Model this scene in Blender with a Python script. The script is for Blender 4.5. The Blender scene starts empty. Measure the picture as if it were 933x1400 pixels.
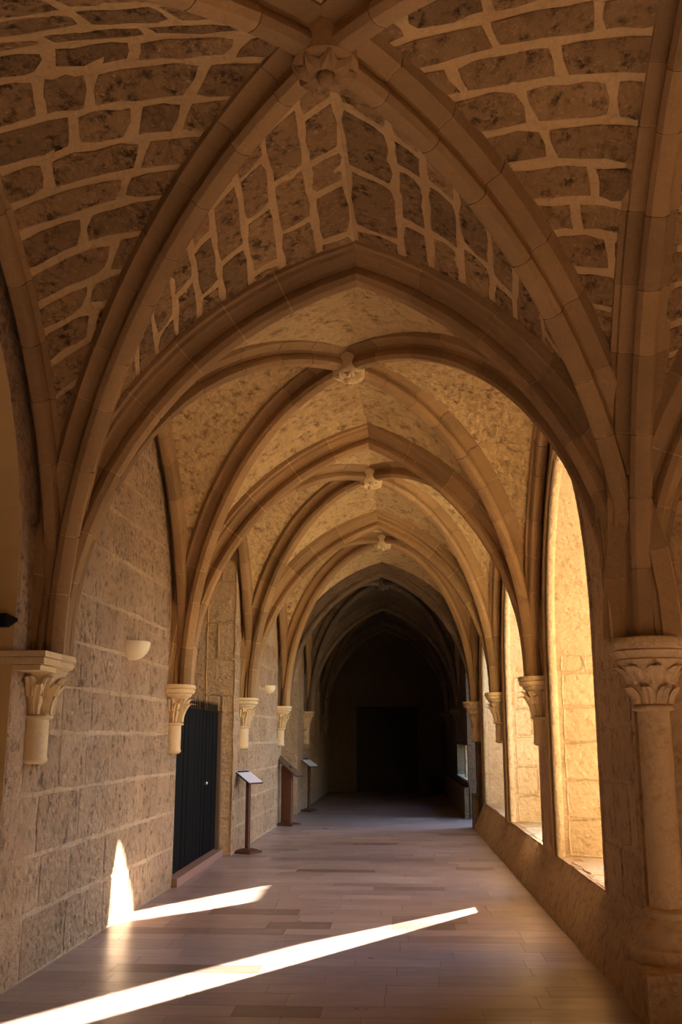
import bpy, bmesh, math, random
from mathutils import Vector as V

sc = bpy.context.scene
rng = random.Random(7)

# ------------------------------------------------------------------ camera, sky, sun, exposure
cam_d = bpy.data.cameras.new('camera')
cam = bpy.data.objects.new('camera', cam_d)
sc.collection.objects.link(cam)
cam.location = (0, 0, 1.6)
cam.rotation_euler = (math.radians(90 + 12.7), 0, math.radians(2.93))
cam_d.sensor_fit = 'VERTICAL'
cam_d.sensor_height = 36.0
cam_d.lens = 1361.0 * 36.0 / 1400.0
cam_d.clip_start = 0.05
cam_d.clip_end = 300
sc.camera = cam

SUN_S, SUN_T = 1.5, 0.32          # horizontal slope dY/dX, tangent of the elevation
w = bpy.data.worlds.new('sky'); sc.world = w
w.use_nodes = True
nt = w.node_tree
bg = nt.nodes['Background']
sky = nt.nodes.new('ShaderNodeTexSky')
sky.sky_type = 'NISHITA'
sky.sun_disc = False
sky.ozone_density = 4.0
sky.sun_elevation = math.atan(SUN_T)
sky.sun_rotation = math.atan2(1.0, SUN_S)
nt.links.new(sky.outputs[0], bg.inputs[0])
bg.inputs[1].default_value = 1.75

sun_d = bpy.data.lights.new('sun', 'SUN')
sun = bpy.data.objects.new('sun', sun_d)
sc.collection.objects.link(sun)
hd = V((-1, -SUN_S, 0)).normalized()
sd = V((hd.x, hd.y, -SUN_T)).normalized()
sun.rotation_euler = sd.to_track_quat('-Z', 'Y').to_euler()
sun.location = (30, 45, 20)
sun_d.energy = 72.0
sun_d.color = (1.0, 0.92, 0.79)
sun_d.angle = math.radians(0.5)

sc.view_settings.view_transform = 'Standard'
sc.view_settings.look = 'None'
sc.view_settings.gamma = 1.0
sc.view_settings.use_curve_mapping = False
sc.view_settings.exposure = 0.42
sc.cycles.max_bounces = 10
sc.cycles.diffuse_bounces = 8
sc.cycles.glossy_bounces = 3
sc.cycles.sample_clamp_indirect = 8.0


# ------------------------------------------------------------------ materials
def new_mat(name):
    m = bpy.data.materials.new(name); m.use_nodes = True
    t = m.node_tree
    return m, t, t.nodes['Principled BSDF']


def nd(t, kind, **kw):
    n = t.nodes.new(kind)
    for k, v in kw.items():
        if k.startswith('i_'):
            n.inputs[k[2:].replace('_', ' ')].default_value = v
        else:
            setattr(n, k, v)
    return n


def ramp(t, stops):
    n = t.nodes.new('ShaderNodeValToRGB')
    e = n.color_ramp.elements
    e[0].position, e[0].color = stops[0][0], (*stops[0][1], 1)
    e[1].position, e[1].color = stops[1][0], (*stops[1][1], 1)
    for p, c in stops[2:]:
        x = e.new(p); x.color = (*c, 1)
    return n


def mix(t, a, b, fac, mode='MIX'):
    n = t.nodes.new('ShaderNodeMix'); n.data_type = 'RGBA'; n.blend_type = mode
    for s, v in ((6, a), (7, b), (0, fac)):
        if hasattr(v, 'is_output'):
            t.links.new(v, n.inputs[s])
        elif s == 0:
            n.inputs[0].default_value = v
        else:
            n.inputs[s].default_value = (*v, 1)
    return n.outputs[2]


def stone_mat(name, ca, cb, pit=(0.2, 0.14, 0.08), pit_amt=0.5, pit_scale=22, bump=0.5, dist=0.03,
              rough=0.92, vary=0.25, coarse=1.6, speck=0.25):
    m, t, b = new_mat(name)
    g = nd(t, 'ShaderNodeNewGeometry')
    n1 = nd(t, 'ShaderNodeTexNoise', i_Scale=coarse, i_Detail=5.0, i_Roughness=0.6)
    n2 = nd(t, 'ShaderNodeTexNoise', i_Scale=float(pit_scale), i_Detail=7.0, i_Roughness=0.68)
    n3 = nd(t, 'ShaderNodeTexVoronoi', i_Scale=pit_scale * 1.3)
    n4 = nd(t, 'ShaderNodeTexNoise', i_Scale=7.0, i_Detail=3.0)
    for n in (n1, n2, n3, n4):
        t.links.new(g.outputs['Position'], n.inputs['Vector'])
    r1 = ramp(t, [(0.3, (0, 0, 0)), (0.7, (1, 1, 1))])
    t.links.new(n1.outputs['Fac'], r1.inputs[0])
    col = mix(t, ca, cb, r1.outputs[0])
    # pits gather in patches
    rp = ramp(t, [(0.40, (1, 1, 1)), (0.52, (0, 0, 0))])
    t.links.new(n2.outputs['Fac'], rp.inputs[0])
    rq = ramp(t, [(0.38, (0, 0, 0)), (0.62, (1, 1, 1))])
    t.links.new(n4.outputs['Fac'], rq.inputs[0])
    mu = nd(t, 'ShaderNodeMath', operation='MULTIPLY')
    t.links.new(rp.outputs[0], mu.inputs[0]); t.links.new(rq.outputs[0], mu.inputs[1])
    mu2 = nd(t, 'ShaderNodeMath', operation='MULTIPLY'); mu2.inputs[1].default_value = pit_amt
    t.links.new(mu.outputs[0], mu2.inputs[0])
    col = mix(t, col, pit, mu2.outputs[0])
    n5 = nd(t, 'ShaderNodeTexNoise', i_Scale=pit_scale * 2.1, i_Detail=4.0, i_Roughness=0.7)
    t.links.new(g.outputs['Position'], n5.inputs['Vector'])
    rs = ramp(t, [(0.56, (0, 0, 0)), (0.70, (1, 1, 1))])
    t.links.new(n5.outputs['Fac'], rs.inputs[0])
    ms = nd(t, 'ShaderNodeMath', operation='MULTIPLY'); ms.inputs[1].default_value = speck
    t.links.new(rs.outputs[0], ms.inputs[0])
    col = mix(t, col, tuple(min(1.0, x * 1.55) for x in ca), ms.outputs[0])
    oi = nd(t, 'ShaderNodeObjectInfo')
    mr = nd(t, 'ShaderNodeMapRange'); mr.inputs[3].default_value = 1 - vary; mr.inputs[4].default_value = 1 + vary * 0.5
    t.links.new(oi.outputs['Random'], mr.inputs[0])
    cc = nd(t, 'ShaderNodeCombineColor')
    for k in range(3):
        t.links.new(mr.outputs[0], cc.inputs[k])
    col = mix(t, col, cc.outputs[0], 1.0, 'MULTIPLY')
    t.links.new(col, b.inputs['Base Color'])
    ad = nd(t, 'ShaderNodeMath', operation='MULTIPLY_ADD'); ad.inputs[1].default_value = 0.35
    t.links.new(n3.outputs['Distance'], ad.inputs[0]); t.links.new(n2.outputs['Fac'], ad.inputs[2])
    bp = nd(t, 'ShaderNodeBump'); bp.inputs['Strength'].default_value = bump; bp.inputs['Distance'].default_value = dist
    t.links.new(ad.outputs[0], bp.inputs['Height'])
    t.links.new(bp.outputs[0], b.inputs['Normal'])
    b.inputs['Roughness'].default_value = rough
    b.inputs['Specular IOR Level'].default_value = 0.25
    return m


def plain_mat(name, c, rough=0.6, metal=0.0, spec=0.4, bump=0.0, c2=None, scale=20.0):
    m, t, b = new_mat(name)
    g = nd(t, 'ShaderNodeNewGeometry')
    n = nd(t, 'ShaderNodeTexNoise', i_Scale=scale, i_Detail=4.0)
    t.links.new(g.outputs['Position'], n.inputs['Vector'])
    c2 = c2 or tuple(x * 0.75 for x in c)
    t.links.new(mix(t, c, c2, n.outputs['Fac']), b.inputs['Base Color'])
    b.inputs['Roughness'].default_value = rough
    b.inputs['Metallic'].default_value = metal
    b.inputs['Specular IOR Level'].default_value = spec
    if bump:
        bp = nd(t, 'ShaderNodeBump'); bp.inputs['Strength'].default_value = bump; bp.inputs['Distance'].default_value = 0.01
        t.links.new(n.outputs['Fac'], bp.inputs['Height']); t.links.new(bp.outputs[0], b.inputs['Normal'])
    return m


M = {}
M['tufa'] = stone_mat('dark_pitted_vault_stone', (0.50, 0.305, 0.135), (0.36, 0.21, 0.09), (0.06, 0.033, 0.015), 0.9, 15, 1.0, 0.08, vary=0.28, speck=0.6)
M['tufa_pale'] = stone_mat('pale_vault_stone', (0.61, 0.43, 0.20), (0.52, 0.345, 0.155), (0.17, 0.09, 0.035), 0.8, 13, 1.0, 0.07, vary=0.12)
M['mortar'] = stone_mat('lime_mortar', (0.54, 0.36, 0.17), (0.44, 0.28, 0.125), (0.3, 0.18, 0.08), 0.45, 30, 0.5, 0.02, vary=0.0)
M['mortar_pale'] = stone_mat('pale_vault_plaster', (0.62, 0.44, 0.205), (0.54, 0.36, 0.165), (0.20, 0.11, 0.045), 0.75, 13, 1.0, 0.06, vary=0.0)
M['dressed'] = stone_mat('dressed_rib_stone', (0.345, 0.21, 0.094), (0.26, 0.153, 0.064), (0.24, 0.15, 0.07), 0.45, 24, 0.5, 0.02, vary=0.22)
M['column'] = stone_mat('column_stone', (0.60, 0.43, 0.235), (0.50, 0.345, 0.18), (0.26, 0.16, 0.08), 0.45, 24, 0.5, 0.02, vary=0.08)
M['carved'] = stone_mat('carved_cream_stone', (0.62, 0.47, 0.26), (0.54, 0.39, 0.20), (0.36, 0.24, 0.12), 0.3, 35, 0.25, 0.008, vary=0.08)
M['rough'] = stone_mat('rough_wall_stone', (0.58, 0.385, 0.22), (0.49, 0.315, 0.168), (0.13, 0.078, 0.042), 0.8, 15, 1.0, 0.10, vary=0.12, speck=0.4)
M['joint'] = stone_mat('wall_joint_mortar', (0.57, 0.395, 0.23), (0.50, 0.335, 0.18), (0.22, 0.14, 0.08), 0.55, 18, 0.9, 0.05, vary=0.0)
M['pier'] = stone_mat('brown_pier_stone', (0.63, 0.43, 0.235), (0.53, 0.35, 0.18), (0.20, 0.115, 0.055), 0.6, 15, 1.0, 0.06, vary=0.12)
M['dark'] = stone_mat('shade_toned_stone', (0.17, 0.115, 0.065), (0.12, 0.08, 0.045), (0.05, 0.03, 0.02), 0.5, 16, 0.8, 0.04, vary=0.12)  # stone colour lowered to carry the shade of the far bays
M['jamb'] = stone_mat('golden_window_stone', (0.59, 0.475, 0.31), (0.51, 0.395, 0.24), (0.34, 0.22, 0.10), 0.5, 15, 0.8, 0.04, vary=0.06)
M['plaster'] = plain_mat('yellow_plaster', (0.55, 0.37, 0.15), 0.9, bump=0.1, c2=(0.48, 0.31, 0.12), scale=4)
M['gravel'] = plain_mat('garden_gravel', (0.33, 0.27, 0.185), 0.95, bump=0.3, scale=30)
M['rubble'] = stone_mat('brown_rubble', (0.36, 0.25, 0.17), (0.26, 0.17, 0.12), (0.1, 0.06, 0.05), 0.6, 14, 1.0, 0.05, vary=0.4)
M['gate'] = plain_mat('black_painted_wood', (0.005, 0.0045, 0.004), 0.85, spec=0.06, c2=(0.004, 0.004, 0.004))
M['iron'] = plain_mat('black_iron', (0.02, 0.018, 0.016), 0.5, 0.6)
M['post'] = plain_mat('brown_door_post', (0.13, 0.075, 0.035), 0.6)
M['wood'] = plain_mat('red_brown_stand_wood', (0.10, 0.035, 0.015), 0.45)
M['panel'] = plain_mat('white_printed_panel', (0.72, 0.70, 0.72), 0.35, c2=(0.62, 0.60, 0.64), scale=60)
M['cream'] = plain_mat('cream_plaster_lamp', (0.72, 0.60, 0.36), 0.8, c2=(0.68, 0.56, 0.33))
M['brass'] = plain_mat('pale_metal', (0.6, 0.55, 0.45), 0.3, 1.0)
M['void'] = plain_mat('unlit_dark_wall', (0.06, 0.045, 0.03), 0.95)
M['step'] = plain_mat('red_step_stone', (0.30, 0.15, 0.10), 0.7, c2=(0.24, 0.13, 0.09), scale=12)
M['roof'] = plain_mat('roof_slab', (0.3, 0.22, 0.15), 0.9)
M['door'] = plain_mat('dark_door_wood', (0.025, 0.018, 0.012), 0.7)


def floor_mat(name, brick):
    m, t, b = new_mat(name)
    g = nd(t, 'ShaderNodeNewGeometry')
    mp = nd(t, 'ShaderNodeMapping'); mp.inputs['Scale'].default_value = (1.2, 6, 1)
    t.links.new(g.outputs['Position'], mp.inputs[0])
    n = nd(t, 'ShaderNodeTexNoise', i_Scale=2.2, i_Detail=6.0, i_Roughness=0.65)
    t.links.new(mp.outputs[0], n.inputs['Vector'])
    if brick:
        br = nd(t, 'ShaderNodeTexWhiteNoise', noise_dimensions='2D')
        sn = nd(t, 'ShaderNodeVectorMath', operation='SNAP'); sn.inputs[1].default_value = (0.8, 0.3, 1)
        t.links.new(g.outputs['Position'], sn.inputs[0]); t.links.new(sn.outputs[0], br.inputs['Vector'])
        rnd = br.outputs['Value']
    else:
        rnd = nd(t, 'ShaderNodeObjectInfo').outputs['Random']
    r = ramp(t, [(0.0, (0.17, 0.11, 0.085)), (0.08, (0.29, 0.205, 0.17)), (0.45, (0.36, 0.265, 0.225)), (0.75, (0.325, 0.24, 0.205)), (1.0, (0.43, 0.33, 0.28))])
    t.links.new(rnd, r.inputs[0])
    r2 = ramp(t, [(0.25, (0.72, 0.70, 0.68)), (0.75, (1.15, 1.12, 1.1))])
    t.links.new(n.outputs['Fac'], r2.inputs[0])
    t.links.new(mix(t, r.outputs[0], r2.outputs[0], 1.0, 'MULTIPLY'), b.inputs['Base Color'])
    n2 = nd(t, 'ShaderNodeTexNoise', i_Scale=3.0, i_Detail=4.0)
    t.links.new(g.outputs['Position'], n2.inputs['Vector'])
    mr = nd(t, 'ShaderNodeMapRange'); mr.inputs[3].default_value = 0.22; mr.inputs[4].default_value = 0.42
    t.links.new(n2.outputs['Fac'], mr.inputs[0]); t.links.new(mr.outputs[0], b.inputs['Roughness'])
    bp = nd(t, 'ShaderNodeBump'); bp.inputs['Strength'].default_value = 0.12; bp.inputs['Distance'].default_value = 0.01
    n3 = nd(t, 'ShaderNodeTexNoise', i_Scale=5.0, i_Detail=2.0)
    t.links.new(g.outputs['Position'], n3.inputs['Vector'])
    t.links.new(n3.outputs['Fac'], bp.inputs['Height']); t.links.new(bp.outputs[0], b.inputs['Normal'])
    b.inputs['Specular IOR Level'].default_value = 0.5
    return m


M['tile'] = floor_mat('polished_floor_tile', False)
M['tile_far'] = floor_mat('polished_floor_far', True)
M['grout'] = plain_mat('floor_grout', (0.12, 0.08, 0.055), 0.7)


# ------------------------------------------------------------------ mesh helpers
def mk(name, verts, faces, mat, parent=None, smooth=None, recalc=True):
    me = bpy.data.meshes.new(name)
    me.from_pydata([tuple(v) for v in verts], [], faces)
    if recalc:
        bm = bmesh.new(); bm.from_mesh(me)
        bmesh.ops.recalc_face_normals(bm, faces=bm.faces)
        bm.to_mesh(me); bm.free()
    if smooth is not None:
        for p in me.polygons:
            p.use_smooth = True
        if smooth < 179:
            me.set_sharp_from_angle(angle=math.radians(smooth))
    me.materials.append(M[mat])
    o = bpy.data.objects.new(name, me)
    sc.collection.objects.link(o)
    if parent is not None:
        o.parent = parent
    return o


def tag(o, label, cat, group=None):
    o['label'] = label; o['category'] = cat
    if group:
        o['group'] = group
    return o


def struct(o):
    o['kind'] = 'structure'
    return o


def thing(name, loc, label, cat, group=None, rz=0.0):
    o = bpy.data.objects.new(name, None)
    sc.collection.objects.link(o)
    o.location = loc; o.rotation_euler = (0, 0, rz)
    o.empty_display_size = 0.1
    return tag(o, label, cat, group)


class G:
    """collects verts and faces"""
    def __init__(s):
        s.v = []; s.f = []

    def add(s, vs, fs):
        k = len(s.v); s.v += [V(v) for v in vs]; s.f += [tuple(i + k for i in f) for f in fs]
        return s

    def box(s, x0, x1, y0, y1, z0, z1):
        vs = [(x, y, z) for x in (x0, x1) for y in (y0, y1) for z in (z0, z1)]
        return s.add(vs, [(0, 1, 3, 2), (4, 6, 7, 5), (0, 4, 5, 1), (2, 3, 7, 6), (0, 2, 6, 4), (1, 5, 7, 3)])

    def loft(s, rings, cap=True, close=True):
        n = len(rings[0]); vs = [p for r in rings for p in r]; fs = []
        for i in range(len(rings) - 1):
            for j in range(n if close else n - 1):
                a, b = i * n + j, i * n + (j + 1) % n
                fs.append((a, b, b + n, a + n))
        if cap:
            fs.append(tuple(range(n))); fs.append(tuple(range((len(rings) - 1) * n, len(rings) * n)))
        return s.add(vs, fs)

    def grid(s, P, nu, nv):
        vs = [P(i / nu, j / nv) for i in range(nu + 1) for j in range(nv + 1)]
        fs = [(i * (nv + 1) + j, (i + 1) * (nv + 1) + j, (i + 1) * (nv + 1) + j + 1, i * (nv + 1) + j + 1)
              for i in range(nu) for j in range(nv)]
        return s.add(vs, fs)

    def build(s, name, mat, parent=None, smooth=None, recalc=True):
        return mk(name, s.v, s.f, mat, parent, smooth, recalc)


def circ(cx, cy, z, r, n=20):
    return [(cx + r * math.cos(2 * math.pi * k / n), cy + r * math.sin(2 * math.pi * k / n), z) for k in range(n)]


class Curve:
    """half arch from springing S up to apex A, sampled by arc length; N points away from the opening"""
    def __init__(s, S, A, kind='pointed'):
        S, A = V(S), V(A)
        s.S, s.A = S, A
        e = V((A.x - S.x, A.y - S.y, 0)); a = e.length; e.normalize(); r = A.z - S.z
        s.e = e; s.side = V((-e.y, e.x, 0)); s.a = a
        Z = V((0, 0, 1)); n = 96
        R = (a * a + r * r) / (2 * a)
        if kind == 'pointed' and R < a * 1.0001:
            kind = 'ellipse'
        pe = math.atan2(r, R - a) if kind == 'pointed' else math.pi / 2
        P, N, T = [], [], []
        for i in range(n + 1):
            f = pe * i / n; c, q = math.cos(f), math.sin(f)
            if kind == 'pointed':
                P.append(S + e * (R * (1 - c)) + Z * (R * q)); N.append(-e * c + Z * q); T.append(e * q + Z * c)
            else:
                P.append(S + e * (a * (1 - c)) + Z * (r * q))
                N.append((-e * (c / a) + Z * (q / r)).normalized()); T.append((e * (a * q) + Z * (r * c)).normalized())
        L = [0.0]
        for i in range(n):
            L.append(L[-1] + (P[i + 1] - P[i]).length)
        s.L = L[-1]; s.P, s.N, s.T = P, N, T
        s.l = [x / L[-1] for x in L]

    def ev(s, t):
        t = min(max(t, 0.0), 1.0)
        lo, hi = 0, len(s.l) - 1
        while hi - lo > 1:
            m = (lo + hi) // 2
            if s.l[m] <= t: lo = m
            else: hi = m
        k = (t - s.l[lo]) / max(s.l[hi] - s.l[lo], 1e-9)
        return s.P[lo].lerp(s.P[hi], k), s.N[lo].lerp(s.N[hi], k).normalized(), s.T[lo].lerp(s.T[hi], k).normalized()

    def off(s, t, d):
        p, n, tg = s.ev(t)
        k = min(max((t - 0.7) / 0.3, 0), 1)
        den = s.T[-1].dot(s.e)
        return p + n * d + tg * (k * k * (-s.N[-1].dot(s.e)) * d / max(den, 0.3))


PROF_H = [(0, 0), (0.045, 0.010), (0.070, 0.045), (0.064, 0.085), (0.046, 0.110), (0.050, 0.138), (0.088, 0.165), (0.142, 0.180), (0.150, 0.30)]
PROF_T = [(0, 0), (0.05, 0.012), (0.078, 0.05), (0.070, 0.092), (0.050, 0.118), (0.058, 0.145), (0.115, 0.165), (0.160, 0.172), (0.168, 0.20), (0.205, 0.208), (0.21, 0.32)]
PROF_W = [(0, 0), (0.04, 0.01), (0.06, 0.04), (0.06, 0.09), (0.09, 0.11), (0.09, 0.2)]


def full(p, sc_=1.0, shrink=0.0):
    r = [(max(x - shrink, 0) * sc_, y * sc_ + shrink) for x, y in p]
    return r + [(-x, y) for x, y in reversed(r[1:])]


def ring(c, t, prof, mitre=False):
    p, n, tg = c.ev(t)
    out = []
    for x, y in prof:
        q = p + c.side * x + n * y
        if mitre:
            d = (c.A - q).dot(c.e); den = tg.dot(c.e)
            if abs(den) > 0.15:
                q = q + tg * (d / den)
        out.append(q)
    return out


def sweep(g, c, prof, t0, t1, n, mitre=False):
    return g.loft([ring(c, t0 + (t1 - t0) * i / n, prof, mitre and i == n) for i in range(n + 1)])


def rib(name, curves, prof, label, cat, mat='dressed', vlen=0.42, scale=1.0, mitre=True, pieces=True, group=None, t_end=1.0):
    g = G()
    for c in curves:
        sweep(g, c, full(prof, scale, 0.007 if pieces else 0.0), 0, t_end, 18, mitre)
    root = g.build(name, 'mortar' if pieces and mat != 'dark' else mat, None, 35)
    tag(root, label, cat, group)
    if pieces:
        for c in curves:
            k = max(3, round(c.L / vlen))
            cuts = [0.0] + [(i + rng.uniform(-0.14, 0.14)) / k for i in range(1, k)] + [t_end]
            gp = 0.0035 / c.L
            for i in range(k):
                gg = G()
                last = mitre and i == k - 1
                sweep(gg, c, full(prof, scale * rng.uniform(0.998, 1.02)), cuts[i] + gp, cuts[i + 1] - (0 if last else gp), 2, last)
                gg.build('voussoir', mat, root, 35)
    return root


def stone(P, u0, u1, v0, v1, gap, proud, mat, parent, name='stone', flip=1.0, rnd=0.35, nu=2, nv=2, jit=0.004, corner=0.5):
    """one block lying on the surface P(u,v): domed front grid, rim sunk under the joint"""
    um, vm = (u0 + u1) / 2, (v0 + v1) / 2
    e = 1e-3
    du = (P(um + e, vm) - P(um - e, vm)) / (2 * e); dv = (P(um, vm + e) - P(um, vm - e)) / (2 * e)
    lu, lv = max(du.length, 1e-4), max(dv.length, 1e-4)
    if (u1 - u0) * lu < gap * 2.4 or (v1 - v0) * lv < gap * 2.4:
        return None
    nrm = du.cross(dv).normalized() * flip
    gu, gv = gap / 2 / lu, gap / 2 / lv
    a0, a1, b0, b1 = u0 + gu, u1 - gu, v0 + gv, v1 - gv
    cu = min(0.055 / lu * corner * 2, (a1 - a0) * 0.22); cv = min(0.055 / lv * corner * 2, (b1 - b0) * 0.22)
    bu, bv = 0.012 / lu, 0.012 / lv
    verts = []; idx = {}
    def put(i, j, inset, h):
        u = a0 + (a1 - a0) * i / nu; v = b0 + (b1 - b0) * j / nv
        ci, cj = i in (0, nu), j in (0, nv)
        su = 1 if i == 0 else -1; sv = 1 if j == 0 else -1
        if ci and cj:
            u += su * cu * 0.45; v += sv * cv * 0.45
        if ci: u += su * bu * inset
        if cj: v += sv * bv * inset
        jj = jmap[(i, j)]
        u += jj[0] / lu; v += jj[1] / lv
        return P(u, v) + nrm * h
    jmap = {(i, j): (rng.uniform(-1, 1) * jit * 2, rng.uniform(-1, 1) * jit * 2) for i in range(nu + 1) for j in range(nv + 1)}
    hz = proud * rng.uniform(0.7, 1.3)
    for i in range(nu + 1):
        for j in range(nv + 1):
            edge = i in (0, nu) or j in (0, nv)
            idx[(i, j)] = len(verts)
            verts.append(put(i, j, 1.0, hz * (0.75 if edge else 1.15) + rng.uniform(-1, 1) * jit * 0.5))
    bnd = [(i, 0) for i in range(nu)] + [(nu, j) for j in range(nv)] + [(i, nv) for i in range(nu, 0, -1)] + [(0, j) for j in range(nv, 0, -1)]
    r0 = len(verts)
    for (i, j) in bnd:
        verts.append(put(i, j, 0.0, -0.012))
    faces = [(idx[(i, j)], idx[(i + 1, j)], idx[(i + 1, j + 1)], idx[(i, j + 1)]) for i in range(nu) for j in range(nv)]
    nb = len(bnd)
    for k in range(nb):
        faces.append((idx[bnd[k]], r0 + k, r0 + (k + 1) % nb, idx[bnd[(k + 1) % nb]]))
    if flip < 0:
        faces = [tuple(reversed(f)) for f in faces]
    return mk(name, verts, faces, mat, parent, 50, recalc=False)


def ashlar(P, ulen, vlen, course, length, gap, proud, mat, parent, name='stone', flip=1.0, v_start=0.0, keep=None, **kw):
    """courses of blocks over P(u,v), both in metres"""
    v = v_start; k = 0
    while v < vlen - 0.05:
        h = course * rng.uniform(0.85, 1.15)
        v2 = min(v + h, vlen)
        if vlen - v2 < course * 0.35: v2 = vlen
        u = 0.0; first = True
        while u < ulen - 0.02:
            l = length * rng.uniform(0.7, 1.35)
            if first and k % 2: l *= 0.55
            first = False
            u2 = min(u + l, ulen)
            if ulen - u2 < length * 0.35: u2 = ulen
            if keep is None or keep((u + u2) / 2, (v + v2) / 2):
                stone(P, u, u2, v, v2, gap, proud, mat, parent, name, flip, **kw)
            u = u2
        v = v2; k += 1


# ------------------------------------------------------------------ plan of the walk
def interp(xs, ys, x):
    if x <= xs[0]: return ys[0]
    for i in range(len(xs) - 1):
        if x <= xs[i + 1]:
            return ys[i] + (ys[i + 1] - ys[i]) * (x - xs[i]) / (xs[i + 1] - xs[i])
    return ys[-1]


def XL(y):
    return interp([6.7, 11.3, 14.3, 19.0, 21.8, 30.3], [-2.51, -2.43, -2.25, -2.15, -2.05, -1.92], y)


XW = 1.58          # inner face of the arcade piers
TW = 1.25          # thickness of the arcade wall
YL = [-2.2, 2.2, 6.95, 11.05, 14.9, 19.0, 23.2, 27.4]
YR = [-2.2, 2.2, 6.60, 10.75, 14.7, 18.5, 23.0, 27.2]
ZL, ZR = 2.15, 2.21
AP = [4.84, 4.84, 4.84, 4.79, 4.66, 4.55, 4.45, 4.4]          # soffit at the crown of each cross arch
APX = [-0.25, -0.25, -0.23, -0.24, -0.20, -0.19, -0.2, -0.2]
BZ = [4.9, 4.9, 4.93, 4.9, 4.8, 4.7, 4.6]                      # under side at the crown of each vault
BX = [-0.3, -0.305, -0.38, -0.26, -0.15, -0.2, -0.2]
ROOF = 6.0

# ------------------------------------------------------------------ floor
gf = G().box(-4.6, 7, -3, 31.5, -0.3, -0.004)
floor = struct(gf.build('floor', 'grout'))
tile_mesh = None
TILE_H = 0.02
count = 0
far_tiles = G()
near_tiles = G()
rowy = 4.6
rows = []
while rowy < 30.6:
    d = rng.uniform(0.24, 0.36)
    rows.append((rowy, rowy + d)); rowy += d
for (ya, yb) in rows:
    x = XL(ya) - 0.75 if ya > 11 and ya < 14.4 else XL(ya) - 0.3
    x += -rng.uniform(0, 0.6)
    while x < 1.55:
        l = rng.uniform(0.45, 1.05)
        x1 = min(x + l, 1.62)
        if ya > 5.7 and count < 300 and x1 - x > 0.1:
            if tile_mesh is None:
                o = G().box(-0.5, 0.5, -0.5, 0.5, -TILE_H, 0).build('tile', 'tile', floor)
                tile_mesh = o.data
            else:
                o = bpy.data.objects.new('tile', tile_mesh); sc.collection.objects.link(o); o.parent = floor
            o.location = ((x + x1) / 2, (ya + yb) / 2, 0)
            o.scale = (x1 - x - 0.003, yb - ya - 0.003, 1)
            count += 1
        else:
            far_tiles.box(x, x1 - 0.003, ya, yb - 0.003, -TILE_H, 0)
        x = x1
far_tiles.box(-4.6, 7, -3, 4.595, -TILE_H, 0)
ft = far_tiles.build('tile_paving', 'tile_far', floor)
ft['kind'] = 'stuff'


# ------------------------------------------------------------------ vaults
def half_cell_P(c1, c2, o1, o2, bulge):
    def P(s, t):
        a = c1.off(t, o1); b = c2.off(t, o2)
        return a.lerp(b, s) + V((0, 0, 1)) * (bulge * 4 * s * (1 - s) * min(1, t * 1.5))
    return P


def lay_vault(P, t0, course, length, gap, proud, mat, parent, flip):
    k = 0; t = t0
    Lm = sum((P(0.3, (i + 1) / 20) - P(0.3, i / 20)).length for i in range(20))
    while t < 0.995:
        dt = course * rng.uniform(0.82, 1.2) / Lm
        t2 = min(t + dt, 1.0)
        if 1 - t2 < dt * 0.5: t2 = 1.0
        ln = (P(0, (t + t2) / 2) - P(1, (t + t2) / 2)).length
        if ln > 0.16:
            n = max(1, round(ln / length + rng.uniform(-0.3, 0.3)))
            cuts = [0.0] + [(i + rng.uniform(-0.22, 0.22) + (0.2 if k % 2 else -0.2)) / n for i in range(1, n)] + [1.0]
            cuts.sort()
            for i in range(n):
                stone(P, cuts[i], cuts[i + 1], t, t2, gap, proud, mat, parent, 'vault_stone', flip, nu=4, nv=2, jit=0.007, corner=0.2)
        t = t2; k += 1


def vault(corn, boss, edges, webmat, label_bits=None, stones=None, stone_mat_='tufa', gap=0.034, proud=0.012, course=0.25, length=0.50, bulge=0.05):
    """corn: 4 (diag start) points  ln, lf, rn, rf ; edges: dict cell -> (curve on first corner, curve on second corner, offset)"""
    D = {k: Curve(corn[k], boss, 'ellipse') for k in corn}
    cells = {'far': ('lf', 'rf'), 'near': ('ln', 'rn'), 'left': ('ln', 'lf'), 'right': ('rn', 'rf')}
    g = G(); Ps = []
    for c, (k1, k2) in cells.items():
        if c not in edges: continue
        c1, c2, off = edges[c]
        for kk, cc in ((k1, c1), (k2, c2)):
            P = half_cell_P(cc, D[kk], off, 0.17, bulge)
            g.grid(P, 6, 16)
            Ps.append((c, kk, P))
    web = g.build('ceiling', webmat, None, 60)
    struct(web)
    if stones:
        for c, kk, P in Ps:
            if (c, kk) in stones or c in stones:
                e = 1e-3
                n = (P(0.5 + e, 0.8) - P(0.5 - e, 0.8)).cross(P(0.5, 0.8 + e) - P(0.5, 0.8 - e))
                flip = 1.0 if n.z < 0 else -1.0
                lay_vault(P, 0.2, course, length, gap, proud, stone_mat_, web, flip)
    return D, web


def cap_xyz(i):
    """rib starting points over the capitals at cross arch i"""
    yl, yr = YL[i], YR[i]
    xl = XL(yl) + 0.22
    xr = 1.40 if i != 2 else 1.52
    return (xl, yl, ZL), (xr, yr, ZR)


cross = []
for i in range(8):
    l, r = cap_xyz(i)
    A = (APX[i], (YL[i] + YR[i]) / 2, AP[i])
    cross.append((Curve(l, A), Curve(r, A)))

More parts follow.
